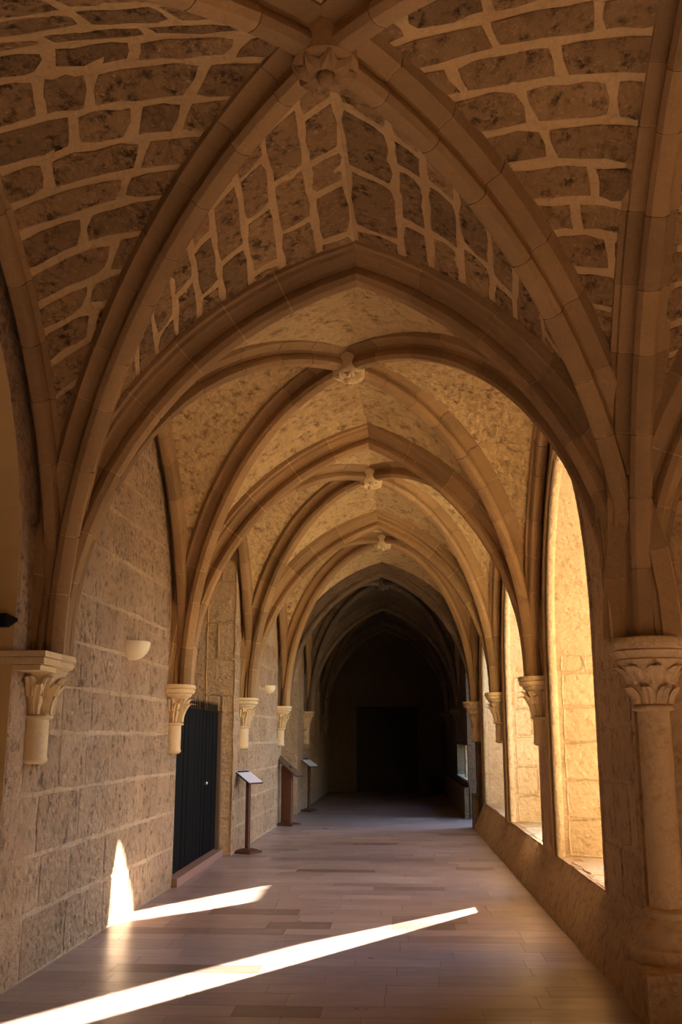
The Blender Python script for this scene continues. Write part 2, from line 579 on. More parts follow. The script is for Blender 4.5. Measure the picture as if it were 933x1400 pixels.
ORD = ['', '', 'nearest', 'second', 'third', 'fourth', 'fifth', 'sixth']
for i in range(2, 8):
    nm = {2: 'large pointed cross arch framing the view, springing from the corner column',
          3: 'second pointed cross arch down the walk, beyond the first vault',
          4: 'third pointed cross arch, in golden light, above the first display stand',
          5: 'fourth pointed cross arch, where the walk turns dark',
          6: 'dim fifth pointed cross arch deep in the walk',
          7: 'darkest and last cross arch before the end wall'}[i]
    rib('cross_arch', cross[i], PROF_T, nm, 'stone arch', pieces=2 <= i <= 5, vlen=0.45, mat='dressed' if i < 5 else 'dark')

wallribs_l, wallribs_r = {}, {}
for b in range(1, 7):
    ym = (YL[b] + YL[b + 1]) / 2
    A = (XL(ym) + 0.10, ym, 5.02 if b < 4 else 4.85)
    wallribs_l[b] = (Curve((XL(YL[b]) + 0.12, YL[b] + 0.16, ZL), A), Curve((XL(YL[b + 1]) + 0.12, YL[b + 1] - 0.12, ZL), A))
    ymr = (YR[b] + YR[b + 1]) / 2
    if b == 1:
        A = (1.60, ymr, 5.35)
        wallribs_r[b] = (Curve((1.60, YR[b], ZR), A), Curve((1.62, 6.42, ZR), A))
    else:
        A = (XW - 0.08, ymr, 4.72 if b < 4 else 4.7)
        wallribs_r[b] = (Curve((XW - 0.08, YR[b] + 0.16, ZR), A), Curve((XW - 0.08, YR[b + 1] - 0.16, ZR), A))
VN = {1: 'nearest vault', 2: 'second vault', 3: 'third vault', 4: 'fourth vault', 5: 'fifth vault', 6: 'last dark vault'}
for b in range(1, 6):
    if b > 1:
        rib('wall_rib', wallribs_r[b], PROF_W, 'slim wall rib above the right-hand window of the %s' % VN[b] if b < 4 else 'slim wall rib on the right-hand side of the %s' % VN[b], 'vault rib', pieces=b < 4)
    rib('wall_rib', wallribs_l[b], PROF_W, 'slim wall rib along the left wall under the %s' % VN[b], 'vault rib', pieces=b < 4)
rib('cross_arch', wallribs_r[1], PROF_T, 'steep arch rising from the corner column along the right edge', 'stone arch', pieces=True, scale=0.9)

BO = {}
for b in range(0, 7):
    ym = (YL[b] + YL[b + 1] + YR[b] + YR[b + 1]) / 4
    l0, r0 = cap_xyz(b); l1, r1 = cap_xyz(b + 1)
    d = 0.15
    corn = {'ln': (l0[0] - 0.02, l0[1] + d, ZL), 'lf': (l1[0] - 0.02, l1[1] - d, ZL),
            'rn': (r0[0] + 0.03, r0[1] + d, ZR), 'rf': (r1[0] + 0.03, r1[1] - d, ZR)}
    if b == 1:
        corn['rf'] = (1.60, 6.55, ZR)
    if b == 2:
        corn['rn'] = (1.50, 6.78, ZR)
    boss = (BX[b], ym if b != 1 else 4.4, BZ[b])
    BO[b] = boss
    edges = {'far': (cross[b + 1][0], cross[b + 1][1], 0.21), 'near': (cross[b][0], cross[b][1], 0.21)}
    if b >= 1:
        edges['left'] = (*wallribs_l[b], 0.10); edges['right'] = (*wallribs_r[b], 0.10 if b != 1 else 0.18)
    else:
        ym0 = 0.0
        A = (XL(0) + 0.1, ym0, 5.0); B2 = (1.62, ym0, 5.0)
        edges['left'] = (Curve((XL(0) + .1, -2, ZL), A), Curve((XL(0) + .1, 2, ZL), A), 0.1)
        edges['right'] = (Curve((1.6, -2, ZR), B2), Curve((1.6, 2, ZR), B2), 0.1)
    if b == 1:
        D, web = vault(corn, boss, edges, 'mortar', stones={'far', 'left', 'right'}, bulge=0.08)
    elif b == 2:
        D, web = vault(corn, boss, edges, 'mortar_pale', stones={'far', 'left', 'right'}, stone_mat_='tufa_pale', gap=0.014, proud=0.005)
    else:
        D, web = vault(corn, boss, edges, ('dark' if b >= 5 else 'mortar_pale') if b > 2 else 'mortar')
    if b >= 1:
        WH = {'ln': 'near left', 'lf': 'far left', 'rn': 'near right', 'rf': 'far right'}
        for k in D:
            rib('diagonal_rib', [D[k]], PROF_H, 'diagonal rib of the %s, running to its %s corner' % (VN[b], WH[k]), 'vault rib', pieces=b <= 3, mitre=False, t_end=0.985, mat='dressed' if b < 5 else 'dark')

# vault of the side walk that opens to the right of the first bay
cR = {'lf': (1.70, 6.50, ZR), 'ln': (1.70, 2.3, ZR), 'rf': (5.9, 6.5, ZR), 'rn': (5.9, 2.3, ZR)}
bossR = (3.85, 4.4, 4.9)
aF = (3.85, 6.55, 5.0)
eR = {'left': (wallribs_r[1][0], wallribs_r[1][1], 0.18),
      'far': (Curve((1.78, 6.62, ZR), aF), Curve((5.9, 6.62, ZR), aF), 0.1),
      'near': (Curve((1.78, 2.2, ZR), (3.85, 2.2, 5.0)), Curve((5.9, 2.2, ZR), (3.85, 2.2, 5.0)), 0.1),
      'right': (Curve((5.9, 2.3, ZR), (5.9, 4.4, 5.0)), Curve((5.9, 6.5, ZR), (5.9, 4.4, 5.0)), 0.1)}
DR, webR = vault(cR, bossR, eR, 'mortar', stones={('left', 'lf')}, bulge=0.06)
rib('diagonal_rib', [DR['lf']], PROF_H, 'diagonal rib curving off to the right edge from the corner column', 'vault rib', mitre=False)
rib('wall_rib', [eR['far'][0]], PROF_W, 'slim wall rib of the side walk at the right edge', 'vault rib', mitre=False)


# ------------------------------------------------------------------ keystone bosses
def boss_obj(c, r, label, petals=True, pale='carved'):
    t = thing('keystone_boss', (c[0], c[1], c[2] - 0.06), label, 'boss', None)
    g = G()
    g.loft([circ(0, 0, 0.22, r * 0.95, 24), circ(0, 0, 0.10, r, 24), circ(0, 0, 0.055, r * 1.02, 24), circ(0, 0, 0.03, r * 0.9, 24), circ(0, 0, 0.028, r * 0.4, 24)])
    g.build('disc', pale if not petals else 'dressed', t, 40)
    gp = G()
    n = 5; rings = []
    for k in range(7):                       # curled petal: cross sections from the heart outwards
        f = k / 6; rr = r * (0.12 + 0.86 * f); wd = r * 0.34 * math.sin(math.pi * (0.15 + 0.8 * f))
        zz = 0.03 - 0.05 * math.sin(math.pi * f) - (0.012 if k == 5 else 0)
        rings.append([(rr, -wd, zz + 0.03), (rr, -wd * 0.55, zz), (rr, 0, zz + 0.014), (rr, wd * 0.55, zz), (rr, wd, zz + 0.03), (rr, 0, zz + 0.05)])
    gp.loft(rings)
    first = None
    num = 8
    for k in range(num):
        if first is None:
            first = gp.build('petal', 'dressed' if petals else pale, t, 50); o = first
        else:
            o = bpy.data.objects.new('petal', first.data); sc.collection.objects.link(o); o.parent = t
        o.rotation_euler = (0, 0, 2 * math.pi * k / num + 0.2)
        o.scale = (1, 1, 1 if k % 2 else 0.8)
    gh = G()
    gh.loft([circ(0, 0, 0.04, r * 0.2, 14), circ(0, 0, -0.005, r * 0.26, 14), circ(0, 0, -0.035, r * 0.2, 14), circ(0, 0, -0.045, r * 0.08, 14)])
    gh.build('heart', 'dressed' if petals else pale, t, 60)
    return t


for b in range(1, 6):
    lab = {1: 'carved rosette boss at the crown of the nearest vault, top of the picture',
           2: 'pale carved boss at the crown of the second vault',
           3: 'small carved boss at the crown of the third vault',
           4: 'tiny carved boss at the crown of the fourth vault, just before the dark arch',
           5: 'dark boss at the crown of the fifth vault'}[b]
    boss_obj(BO[b], 0.165 if b == 1 else 0.15, lab, b == 1, 'carved' if b < 5 else 'dark')


# ------------------------------------------------------------------ walls
def arch_wall(mapf, u0, u1, z0, z1, inn, out, T, mat, name, n=12, jamb_mat=None):
    """wall slab with a pointed opening; inn/out = (a, b, sill, spring, apex)"""
    def arc(o):
        a, b, zs, sp, ap = o
        h = (b - a) / 2; r = ap - sp; R = (h * h + r * r) / (2 * h) if h > 0 else 1
        pe = math.atan2(r, R - h)
        left = [(a, zs)] + [(a, zs + (sp - zs) * k / 4) for k in range(1, 4)]
        left += [(a + R * (1 - math.cos(pe * k / n)), sp + R * math.sin(pe * k / n)) for k in range(n + 1)]
        right = [(a + b - y, z) for y, z in left]
        return left, right
    g = G()
    for (o, d) in ((inn, 0.0), (out, T)):
        L, Rr = arc(o)
        for side, ue in ((L, u0), (Rr, u1)):
            for k in range(len(side) - 1):
                (ya, za), (yb, zb) = side[k], side[k + 1]
                g.add([mapf(ue, d, za), mapf(ya, d, za), mapf(yb, d, zb), mapf(ue, d, zb)], [(0, 1, 2, 3)])
        ap = L[-1][1]
        g.add([mapf(u0, d, ap), mapf(L[-1][0], d, ap), mapf(u1, d, ap), mapf(u1, d, z1), mapf(u0, d, z1)], [(0, 1, 2, 3, 4)])
        zs = o[2]
        g.add([mapf(u0, d, z0), mapf(u1, d, z0), mapf(u1, d, zs), mapf(o[1], d, zs), mapf(o[0], d, zs), mapf(u0, d, zs)], [(0, 1, 2, 3, 4, 5)])
    for ue in (u0, u1):
        g.add([mapf(ue, 0, z0), mapf(ue, T, z0), mapf(ue, T, z1), mapf(ue, 0, z1)], [(0, 1, 2, 3)])
    g.add([mapf(u0, 0, z1), mapf(u1, 0, z1), mapf(u1, T, z1), mapf(u0, T, z1)], [(0, 1, 2, 3)])
    wl = struct(g.build(name, mat, None, None, recalc=False))
    Li, Ri = arc(inn); Lo, Ro = arc(out)
    gj = G()
    for A, B in ((Li, Lo), (Ri, Ro)):
        for k in range(len(A) - 1):
            gj.add([mapf(A[k][0], 0, A[k][1]), mapf(B[k][0], T, B[k][1]), mapf(B[k + 1][0], T, B[k + 1][1]), mapf(A[k + 1][0], 0, A[k + 1][1])], [(0, 1, 2, 3)])
    gj.build('reveal', jamb_mat or mat, wl, None, recalc=False)
    if T > 0.6:
        gs = G()
        gs.add([mapf(inn[0], -0.0, inn[2]), mapf(inn[1], -0.0, inn[2]), mapf(out[1], T, out[2]), mapf(out[0], T, out[2])], [(0, 1, 2, 3)])
        gs.build('sill', jamb_mat or mat, wl, None, recalc=False)
    return wl, (Li, Ri)


def opening_tube(mapf, pts, r, d, mat, parent, name='window_moulding'):
    """roll moulding around the opening, pts = list of (u, z)"""
    g = G(); rings = []
    P = [V(mapf(u, d, z)) for u, z in pts]
    ax = (V(mapf(pts[0][0], d + 1, pts[0][1])) - P[0]).normalized()
    for i, p in enumerate(P):
        t = (P[min(i + 1, len(P) - 1)] - P[max(i - 1, 0)]).normalized()
        n = t.cross(ax).normalized()
        rings.append([p + (n * math.cos(2 * math.pi * k / 8) + ax * math.sin(2 * math.pi * k / 8)) * r for k in range(8)])
    g.loft(rings)
    return g.build(name, mat, parent, 60)


right_map = lambda u, d, z: (XW + d, u, z)
ZS = 0.47
WIN = {1: ((7.93, 10.2, ZS, 2.4, 4.3), (7.93, 9.75, ZS, 2.4, 4.2), 6.75, 10.7),
       2: ((11.1, 14.15, ZS, 2.4, 4.3), (11.1, 13.75, ZS, 2.4, 4.3), 10.7, 14.6),
       3: ((14.72, 17.9, ZS, 2.2, 4.05), (14.72, 17.9, ZS, 2.2, 4.05), 14.6, 18.4)}
for k, (inn, out, ua, ub) in WIN.items():
    wl, (Li, Ri) = arch_wall(right_map, ua, ub, -0.2, ROOF, inn, out, TW, 'pier', 'wall_right', jamb_mat='jamb')
    mid = Li[-1]
    opening_tube(right_map, Ri, 0.045, 0.03, 'jamb', wl)
    opening_tube(right_map, [(u + 0.10 if u > mid[0] else u, z) for u, z in Ri], 0.035, -0.01, 'dressed', wl)
    opening_tube(right_map, Li, 0.04, 0.02, 'pier', wl)
    # blocks of the far reveal, facing the camera, and of the pier faces
    def PJ(u, v, inn=inn, out=out):
        f = u / TW
        return V((XW + u, inn[1] + (out[1] - inn[1]) * f, ZS + v))
    def PJ2(u, v, PJ=PJ):
        return PJ(u + 0.10, v)
    ashlar(PJ2, TW - 0.10, 2.4 - ZS, 0.36, 0.5, 0.014, 0.006, 'jamb', wl, 'jamb_stone', flip=-1.0, jit=0.003, corner=0.2) if k < 3 else None
    if k < 3:
        # sill slabs
        ns = 4
        for q in range(ns):
            ya, yb = inn[0] + (out[1] - inn[0]) * q / ns, inn[0] + (out[1] - inn[0]) * (q + 1) / ns
            def PS(u, v, ya=ya, yb=yb): return V((XW + 0.02 + u, ya + v, ZS))
            stone(PS, 0, TW - 0.04, 0, yb - ya, 0.012, 0.012, 'jamb', wl, 'sill_slab', jit=0.006)
# pier faces (inner side)
right_walls = [o for o in sc.objects if o.name.startswith('wall_right')]
for (ya, yb, wi) in ((6.8, 7.9, 0), (10.24, 11.06, 1), (14.2, 14.68, 2)):
    def PF(u, v, ya=ya): return V((XW, ya + u, 0.5 + v))
    ashlar(PF, yb - ya, 1.75 if wi else 1.9, 0.38, 0.55, 0.02, 0.010, 'pier', right_walls[wi], 'pier_stone', flip=-1.0, jit=0.004, corner=0.12)
# solid dark stretch with the little window
gd = G()
TX = 1.95
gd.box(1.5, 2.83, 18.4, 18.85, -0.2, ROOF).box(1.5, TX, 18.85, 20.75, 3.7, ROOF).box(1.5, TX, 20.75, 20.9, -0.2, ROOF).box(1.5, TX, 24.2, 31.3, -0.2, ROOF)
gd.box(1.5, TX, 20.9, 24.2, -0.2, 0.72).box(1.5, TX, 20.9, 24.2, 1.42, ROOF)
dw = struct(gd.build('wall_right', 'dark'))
win = struct(G().box(1.56, 1.64, 22.35, 22.6, 0.72, 1.42).build('window_1', 'pier'))
G().box(1.48, 1.75, 20.9, 24.2, 0.70, 0.735).build('window_sill', 'jamb', win)

# battered parapet below the windows
par = G()
prof = [(1.41, -0.05), (1.425, 0.06), (1.57, ZS - 0.035), (1.585, ZS + 0.004), (1.75, ZS + 0.004), (1.75, -0.05)]
nseg = 40
prr = []
for i in range(nseg + 1):
    y = 6.7 + (18.4 - 6.7) * i / nseg
    prr.append([(x + (rng.uniform(-0.012, 0.012) if 0 < j < 4 else 0), y, z + (rng.uniform(-0.012, 0.008) if j in (2, 3) else 0)) for j, (x, z) in enumerate(prof)])
par.loft(prr)
parapet = struct(par.build('wall_right', 'pier', None, 50))
parapet.name = 'wall_right_parapet'
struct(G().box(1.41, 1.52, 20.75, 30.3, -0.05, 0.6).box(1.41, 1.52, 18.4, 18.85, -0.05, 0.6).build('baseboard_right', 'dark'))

# corner: garden wall of the side walk, facing the camera
side_map = lambda u, d, z: (u, 6.80 + d, z)
wc, (Ls, Rs) = arch_wall(side_map, XW + 0.03, 6.3, -0.2, ROOF, (2.9, 5.7, ZS, 2.15, 4.1), (2.9, 5.7, ZS, 2.15, 4.1), TW - 0.05, 'pier', 'wall_front', jamb_mat='jamb')
struct(G().box(6.2, 6.5, 1.5, 8.0, -0.2, ROOF).build('wall_east', 'pier'))
struct(G().box(1.7, 6.5, 1.6, 2.0, -0.2, ROOF).build('wall_south', 'pier'))
struct(G().box(1.7, 2.0, -3.0, 1.7, -0.2, ROOF).build('wall_right', 'pier'))
struct(G().box(-4.9, 2.0, -3.2, -2.6, -0.2, ROOF).build('wall_back', 'pier'))

# left wall: solid masses with the openings between them
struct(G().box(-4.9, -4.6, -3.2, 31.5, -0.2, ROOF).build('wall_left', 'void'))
struct(G().box(-4.7, -2.5, -2.7, 2.4, -0.2, ROOF).build('wall_left', 'rough'))


def left_mass(ya, yb, back=-4.7, mat='joint'):
    g = G()
    rs = []
    for y in (ya, yb):
        rs.append([(XL(y), y, -0.2), (XL(y), y, ROOF), (back, y, ROOF), (back, y, -0.2)])
    g.loft(rs)
    return struct(g.build('wall_left', mat))


# near stub with an arched opening towards the camera
left_map = lambda u, d, z: (-2.505 - d, u, z)
arch_wall(left_map, 2.3, 6.95, -0.2, ROOF, (2.7, 6.50, -0.2, 2.6, 4.75), (2.7, 6.50, -0.2, 2.6, 4.75), 0.2, 'rough', 'wall_left', jamb_mat='plaster')
G_ = G().box(-4.7, -2.70, 6.95, 7.6, -0.2, ROOF)
pl = struct(G_.build('wall_left', 'plaster'))
wa = left_mass(6.9, 11.35)
wb = left_mass(14.3, 19.4)
wcc = left_mass(21.8, 30.5)
for (ob, ya, yb, hh, co, ln) in ((wa, 6.5, 11.35, 4.9, 0.40, 0.66), (wb, 14.3, 19.4, 3.2, 0.40, 0.66), (wcc, 21.8, 26.0, 2.2, 0.42, 0.7)):
    def PL(u, v, ya=ya): return V((XL(ya + u) if ya + u > 6.95 else -2.505, ya + u, v))
    ashlar(PL, yb - ya, hh, co, ln, 0.012, 0.009, 'rough', ob, 'wall_stone', flip=1.0, jit=0.004, corner=0.12)
# dressed jamb stones of the gate recess (facing the camera)
def PJB(u, v): return V((XL(14.3) - u, 14.3, v))
ashlar(PJB, 0.42, 4.1, 0.55, 0.45, 0.010, 0.005, 'plaster', wb, 'jamb_stone', flip=1.0, jit=0.003, corner=0.15)
# filling above the gate recess and the second opening
struct(G().box(-4.7, -2.62, 11.3, 14.35, 3.95, ROOF).build('wall_left', 'joint'))
struct(G().box(-4.7, -2.30, 19.3, 21.9, 3.2, ROOF).build('wall_left', 'joint'))
# step under the gate
st = struct(G().box(-2.62, -2.36, 11.3, 14.3, -0.1, 0.09).build('trim_1', 'step'))
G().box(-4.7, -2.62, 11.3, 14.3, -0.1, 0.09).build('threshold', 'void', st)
# roof slab
struct(G().box(-4.9, 2.9, -3.2, 31.5, ROOF, ROOF + 0.2).box(2.9, 6.5, 1.5, 8.0, ROOF, ROOF + 0.2).build('roof', 'roof'))

# end wall with the dark doorway
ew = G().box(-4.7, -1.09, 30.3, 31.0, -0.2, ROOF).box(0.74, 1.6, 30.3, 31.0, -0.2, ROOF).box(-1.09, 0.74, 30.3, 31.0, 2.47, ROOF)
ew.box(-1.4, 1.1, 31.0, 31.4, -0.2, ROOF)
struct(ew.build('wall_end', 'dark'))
dr = struct(G().box(-1.09, 0.74, 30.55, 30.65, 0.0, 2.47).build('door_1', 'door'))
for k in range(4):
    x0 = -1.05 + k * 0.447
    G().box(x0, x0 + 0.40, 30.52, 30.56, 0.15, 1.1).build('panel', 'door', dr)
    G().box(x0, x0 + 0.40, 30.52, 30.56, 1.25, 2.3).build('panel', 'door', dr)


# ------------------------------------------------------------------ capitals, corbels, column
def dring(z, ro, rs, n=12, back=-0.12, sq=1.0):
    """D-shaped ring: flat at the wall (x=back), bulging to x=ro"""
    pts = [(back, -rs, z)]
    for k in range(n + 1):
        th = -math.pi / 2 + math.pi * k / n
        c, s_ = math.cos(th), math.sin(th)
        c = math.copysign(abs(c) ** sq, c); s_ = math.copysign(abs(s_) ** sq, s_)
        pts.append((ro * c, rs * s_, z))
    pts.append((back, rs, z))
    return pts


def leaf_mesh(h, wd, curl, lobes=True):
    g = G(); rings = []
    n = 7
    for k in range(n):
        f = k / (n - 1)
        z = h * (f if f < 0.8 else 0.8 + (f - 0.8) * 0.3)
        out = curl * (f ** 2.2) + 0.012
        if k == n - 1: z -= h * 0.10; out += curl * 0.15
        ww = wd * (0.55 + 0.45 * math.sin(math.pi * min(f * 0.95 + 0.1, 1)))
        if lobes and k % 2: ww *= 0.78
        if k == n - 1: ww *= 0.35
        rings.append([(out - 0.004, -ww, z), (out + 0.018, -ww * 0.45, z), (out + 0.002, 0, z + 0.003), (out + 0.018, ww * 0.45, z), (out - 0.004, ww, z), (out - 0.022, 0, z)])
    return g.loft(rings)


def corbel(loc, rz, label, stub=0.31, detail=True, plain=False, mat='carved', sc_=1.0):
    """wall corbel, local +x points into the walk, local z=0 is the top of the abacus"""
    t = thing('corbel_capital', loc, label, 'corbel', None, rz)
    g = G()
    g.loft([dring(z, ro, rs, 8, sq=0.75) for z, ro, rs in ((0, 0.25, 0.29), (-0.035, 0.255, 0.295), (-0.045, 0.235, 0.275), (-0.055, 0.245, 0.285), (-0.085, 0.235, 0.275),
                                                  (-0.10, 0.205, 0.25), (-0.11, 0.21, 0.252), (-0.135, 0.185, 0.23))])
    g.build('abacus', mat, t, 40)
    g = G()
    g.loft([dring(z, ro, rs, 12) for z, ro, rs in ((-0.13, 0.185, 0.215), (-0.19, 0.165, 0.195), (-0.27, 0.135, 0.155), (-0.35, 0.115, 0.125), (-0.41, 0.108, 0.115))])
    g.build('bell', mat, t, 60)
    g = G()
    g.loft([dring(z, ro, rs, 12) for z, ro, rs in ((-0.405, 0.11, 0.12), (-0.41, 0.135, 0.145), (-0.42, 0.142, 0.15), (-0.43, 0.135, 0.145), (-0.437, 0.115, 0.125))])
    g.build('neck_ring', mat, t, 60)
    g = G()
    zb = -0.435 - stub
    g.loft([dring(z, ro, rs, 12) for z, ro, rs in ((-0.433, 0.112, 0.122), (zb + 0.05, 0.112, 0.122), (zb + 0.03, 0.12, 0.13), (zb + 0.012, 0.112, 0.122), (zb, 0.09, 0.10))])
    g.build('shaft', mat, t, 60)
    if detail:
        first = None; first2 = None
        for k, th in enumerate((-62, -22, 22, 62)):
            a = math.radians(th)
            if first is None:
                first = leaf_mesh(0.25, 0.05, 0.13).build('leaf', mat, t, 60); o = first
            else:
                o = bpy.data.objects.new('leaf', first.data); sc.collection.objects.link(o); o.parent = t
            o.location = (0.105 * math.cos(a), 0.118 * math.sin(a), -0.40); o.rotation_euler = (0, 0, a)
        for k, th in enumerate((-80, -42, 0, 42, 80)):
            a = math.radians(th)
            if first2 is None:
                first2 = leaf_mesh(0.16, 0.055, 0.095).build('leaf', mat, t, 60); o = first2
            else:
                o = bpy.data.objects.new('leaf', first2.data); sc.collection.objects.link(o); o.parent = t
            o.location = (0.135 * math.cos(a), 0.155 * math.sin(a), -0.28); o.rotation_euler = (0, 0, a)
    return t


LAB_L = {2: 'carved leaf corbel on the rough left wall, nearest of the left-hand corbels',
         3: 'pale carved corbel beside the black gate, on its near side',
         4: 'carved corbel above the first display stand',
         5: 'corbel beside the dark second doorway, above the second display stand',
         6: 'dim corbel on the left wall above the farthest display stand',
         7: 'dark corbel on the left wall nearest the end wall'}
for i in range(2, 8):
    y = YL[i]
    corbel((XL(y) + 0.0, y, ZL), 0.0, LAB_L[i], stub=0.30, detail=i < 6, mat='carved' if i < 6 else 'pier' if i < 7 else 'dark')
im = G()
for (z0, z1, e) in ((-0.038, 0.0, 0.0), (-0.085, -0.043, -0.012), (-0.125, -0.09, -0.045)):
    im.box(-0.27, 0.235 + e, -0.49 - e, -0.12, z0, z1)
im.build('impost_band', 'carved', [o for o in sc.objects if o.name == 'corbel_capital'][0], None)
LAB_R = {3: 'golden corbel on the pier between the first and second windows',
         4: 'corbel on the narrow pier between the second and third windows',
         5: 'dim corbel on the right wall just past the third window',
         6: 'dark corbel on the right wall beyond the little window',
         7: 'dark hanging corbel on the right near the end wall'}
for i in range(3, 8):
    xw = XW if i < 5 else 1.52
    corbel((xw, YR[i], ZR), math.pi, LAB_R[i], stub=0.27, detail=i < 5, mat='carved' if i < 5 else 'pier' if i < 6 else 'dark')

# corner column with its base and pedestal
CX, CY = 1.665, 6.58
t = thing('corner_column', (CX, CY, 0), 'engaged stone column with leaf capital at the right edge, on a pedestal', 'column')
g = G().box(-0.25, 0.35, -0.45, 0.18, -0.02, 0.28)
g.build('pedestal', 'pier', t)
def oct_ring(z, r, n=8): return [(r * math.cos(math.pi / 8 + 2 * math.pi * k / n) / math.cos(math.pi / 8), r * math.sin(math.pi / 8 + 2 * math.pi * k / n) / math.cos(math.pi / 8), z) for k in range(n)]
g = G().loft([circ(0, 0, z, r, 28) for z, r in ((0.27, 0.235), (0.33, 0.24), (0.36, 0.235), (0.375, 0.205), (0.40, 0.20), (0.43, 0.215), (0.46, 0.205), (0.475, 0.175), (0.50, 0.165), (0.52, 0.135), (0.535, 0.15), (0.56, 0.15), (0.575, 0.12))])
g.build('base', 'column', t, 45)
g = G().loft([circ(0, 0, z, r, 28) for z, r in ((0.56, 0.102), (1.0, 0.102), (1.4, 0.101), (1.77, 0.100))])
g.build('shaft', 'column', t, 60)
g = G().loft([circ(0, 0, z, r, 28) for z, r in ((1.755, 0.102), (1.76, 0.125), (1.775, 0.13), (1.79, 0.122), (1.795, 0.104))])
g.build('neck_ring', 'column', t, 60)
g = G().loft([circ(0, 0, z, r, 28) for z, r in ((1.78, 0.10), (1.86, 0.115), (1.94, 0.145), (2.0, 0.175), (2.06, 0.20))])
g.build('bell', 'column', t, 60)
g = G().loft([oct_ring(z, r) for z, r in ((2.045, 0.195), (2.075, 0.215), (2.085, 0.205), (2.10, 0.215), (2.13, 0.24), (2.14, 0.228), (2.15, 0.24), (2.20, 0.245), (2.215, 0.235))])
g.build('abacus', 'column', t, 40)
f1 = f2 = None
for k in range(8):
    a = 2 * math.pi * k / 8 + 0.3
    if f1 is None:
        f1 = leaf_mesh(0.13, 0.042, 0.085, False).build('leaf', 'column', t, 60); o = f1
    else:
        o = bpy.data.objects.new('leaf', f1.data); sc.collection.objects.link(o); o.parent = t
    o.location = (0.098 * math.cos(a), 0.098 * math.sin(a), 1.80); o.rotation_euler = (0, 0, a)
for k in range(8):
    a = 2 * math.pi * (k + 0.5) / 8 + 0.3
    if f2 is None:
        f2 = leaf_mesh(0.14, 0.066, 0.115, True).build('leaf', 'column', t, 60); o = f2
    else:
        o = bpy.data.objects.new('leaf', f2.data); sc.collection.objects.link(o); o.parent = t
    o.location = (0.125 * math.cos(a), 0.125 * math.sin(a), 1.92); o.rotation_euler = (0, 0, a)

# ------------------------------------------------------------------ black gate
t = thing('gate', (-2.47, 12.85, 0.09), 'black plank gate with spiked top in the left-hand recess', 'gate')
nb = 12; y0, y1 = -1.42, 1.36
bwd = (y1 - y0) / nb
brd = G().box(-0.02, 0.015, -bwd / 2 + 0.007, bwd / 2 - 0.007, 0.02, 1.84).build('board', 'gate', t)
brd.location = (0, y0 + bwd / 2, 0)
for k in range(1, nb):
    o = bpy.data.objects.new('board', brd.data); sc.collection.objects.link(o); o.parent = t
    o.location = (rng.uniform(-0.004, 0.004), y0 + bwd * (k + 0.5), 0)
for z in (0.12, 0.95, 1.74):
    G().box(-0.06, -0.02, y0, y1, z, z + 0.11).build('rail', 'gate', t)
sp = G().loft([[(-0.008, -0.008, 0), (0.008, -0.008, 0), (0.008, 0.008, 0), (-0.008, 0.008, 0)], [(-0.008, -0.008, 0.1), (0.008, -0.008, 0.1), (0.008, 0.008, 0.1), (-0.008, 0.008, 0.1)],
               [(-0.001, -0.001, 0.15), (0.001, -0.001, 0.15), (0.001, 0.001, 0.15), (-0.001, 0.001, 0.15)]]).build('spike', 'iron', t)
sp.location = (0, y0 + 0.06, 1.83)
for k in range(1, 24):
    o = bpy.data.objects.new('spike', sp.data); sc.collection.objects.link(o); o.parent = t
    o.location = (0, y0 + 0.06 + k * 0.116, 1.83)
kn = G().loft([circ(0, 0, z, r, 12) for z, r in ((0, 0.018), (0.02, 0.02), (0.035, 0.026), (0.05, 0.02), (0.056, 0.005))]).build('knob', 'brass', t, 60)
kn.location = (0.015, 0.35, 0.92); kn.rotation_euler = (0, math.pi / 2, 0)
t = thing('door_post', (-2.46, 14.23, 0.09), 'brown wooden post at the far side of the black gate', 'post')
G().box(-0.05, 0.05, -0.055, 0.055, 0, 1.83).build('post', 'post', t)
G().box(-0.058, 0.058, -0.06, 0.06, 1.83, 1.86).build('cap', 'post', t)

# second opening: dark door leaf standing back
dk = thing('plank_door', (-2.5, 20.6, 0), 'dark plank door set back in the second left-hand opening', 'door')
for k in range(7):
    G().box(-0.04, 0.0, -1.18 + k * 0.337, -1.18 + k * 0.337 + 0.325, 0.01, 3.2).build('plank', 'door', dk)


# ------------------------------------------------------------------ display stands
def stand(loc, label, rz, tilt, hgt, pw, pd, big=False, pmat='panel'):
    t = thing('display_stand', loc, label, 'display stand', None, rz)
    g = G()
    b = 0.15 if not big else 0.20
    g.loft([[(-b, -b, 0), (b, -b, 0), (b, b, 0), (-b, b, 0)], [(-b, -b, 0.025), (b, -b, 0.025), (b, b, 0.025), (-b, b, 0.025)],
            [(-0.06, -0.06, 0.065), (0.06, -0.06, 0.065), (0.06, 0.06, 0.065), (-0.06, 0.06, 0.065)]])
    g.build('foot', 'wood', t)
    pr = 0.026 if not big else 0.10
    pt = 0.026 if not big else 0.05
    G().loft([[(-pt, -pr, z), (pt, -pr, z), (pt, pr, z), (-pt, pr, z)] for z in (0.05, hgt)]).build('pole', 'wood', t)
    br = G().box(-pw / 2 - 0.012, pw / 2 + 0.012, -pd / 2 - 0.012, pd / 2 + 0.012, -0.018, 0.0).build('tray', 'wood', t)
    br.location = (0, 0, hgt + 0.02); br.rotation_euler = tilt
    pn = G().box(-pw / 2, pw / 2, -pd / 2, pd / 2, 0.0, 0.006).build('panel', pmat, br)
    G().box(-pw / 2 + 0.02, pw / 2 - 0.02, pd / 2 - 0.05, pd / 2 - 0.012, 0.006, 0.0075).build('heading_bar', 'iron', br)
    return t


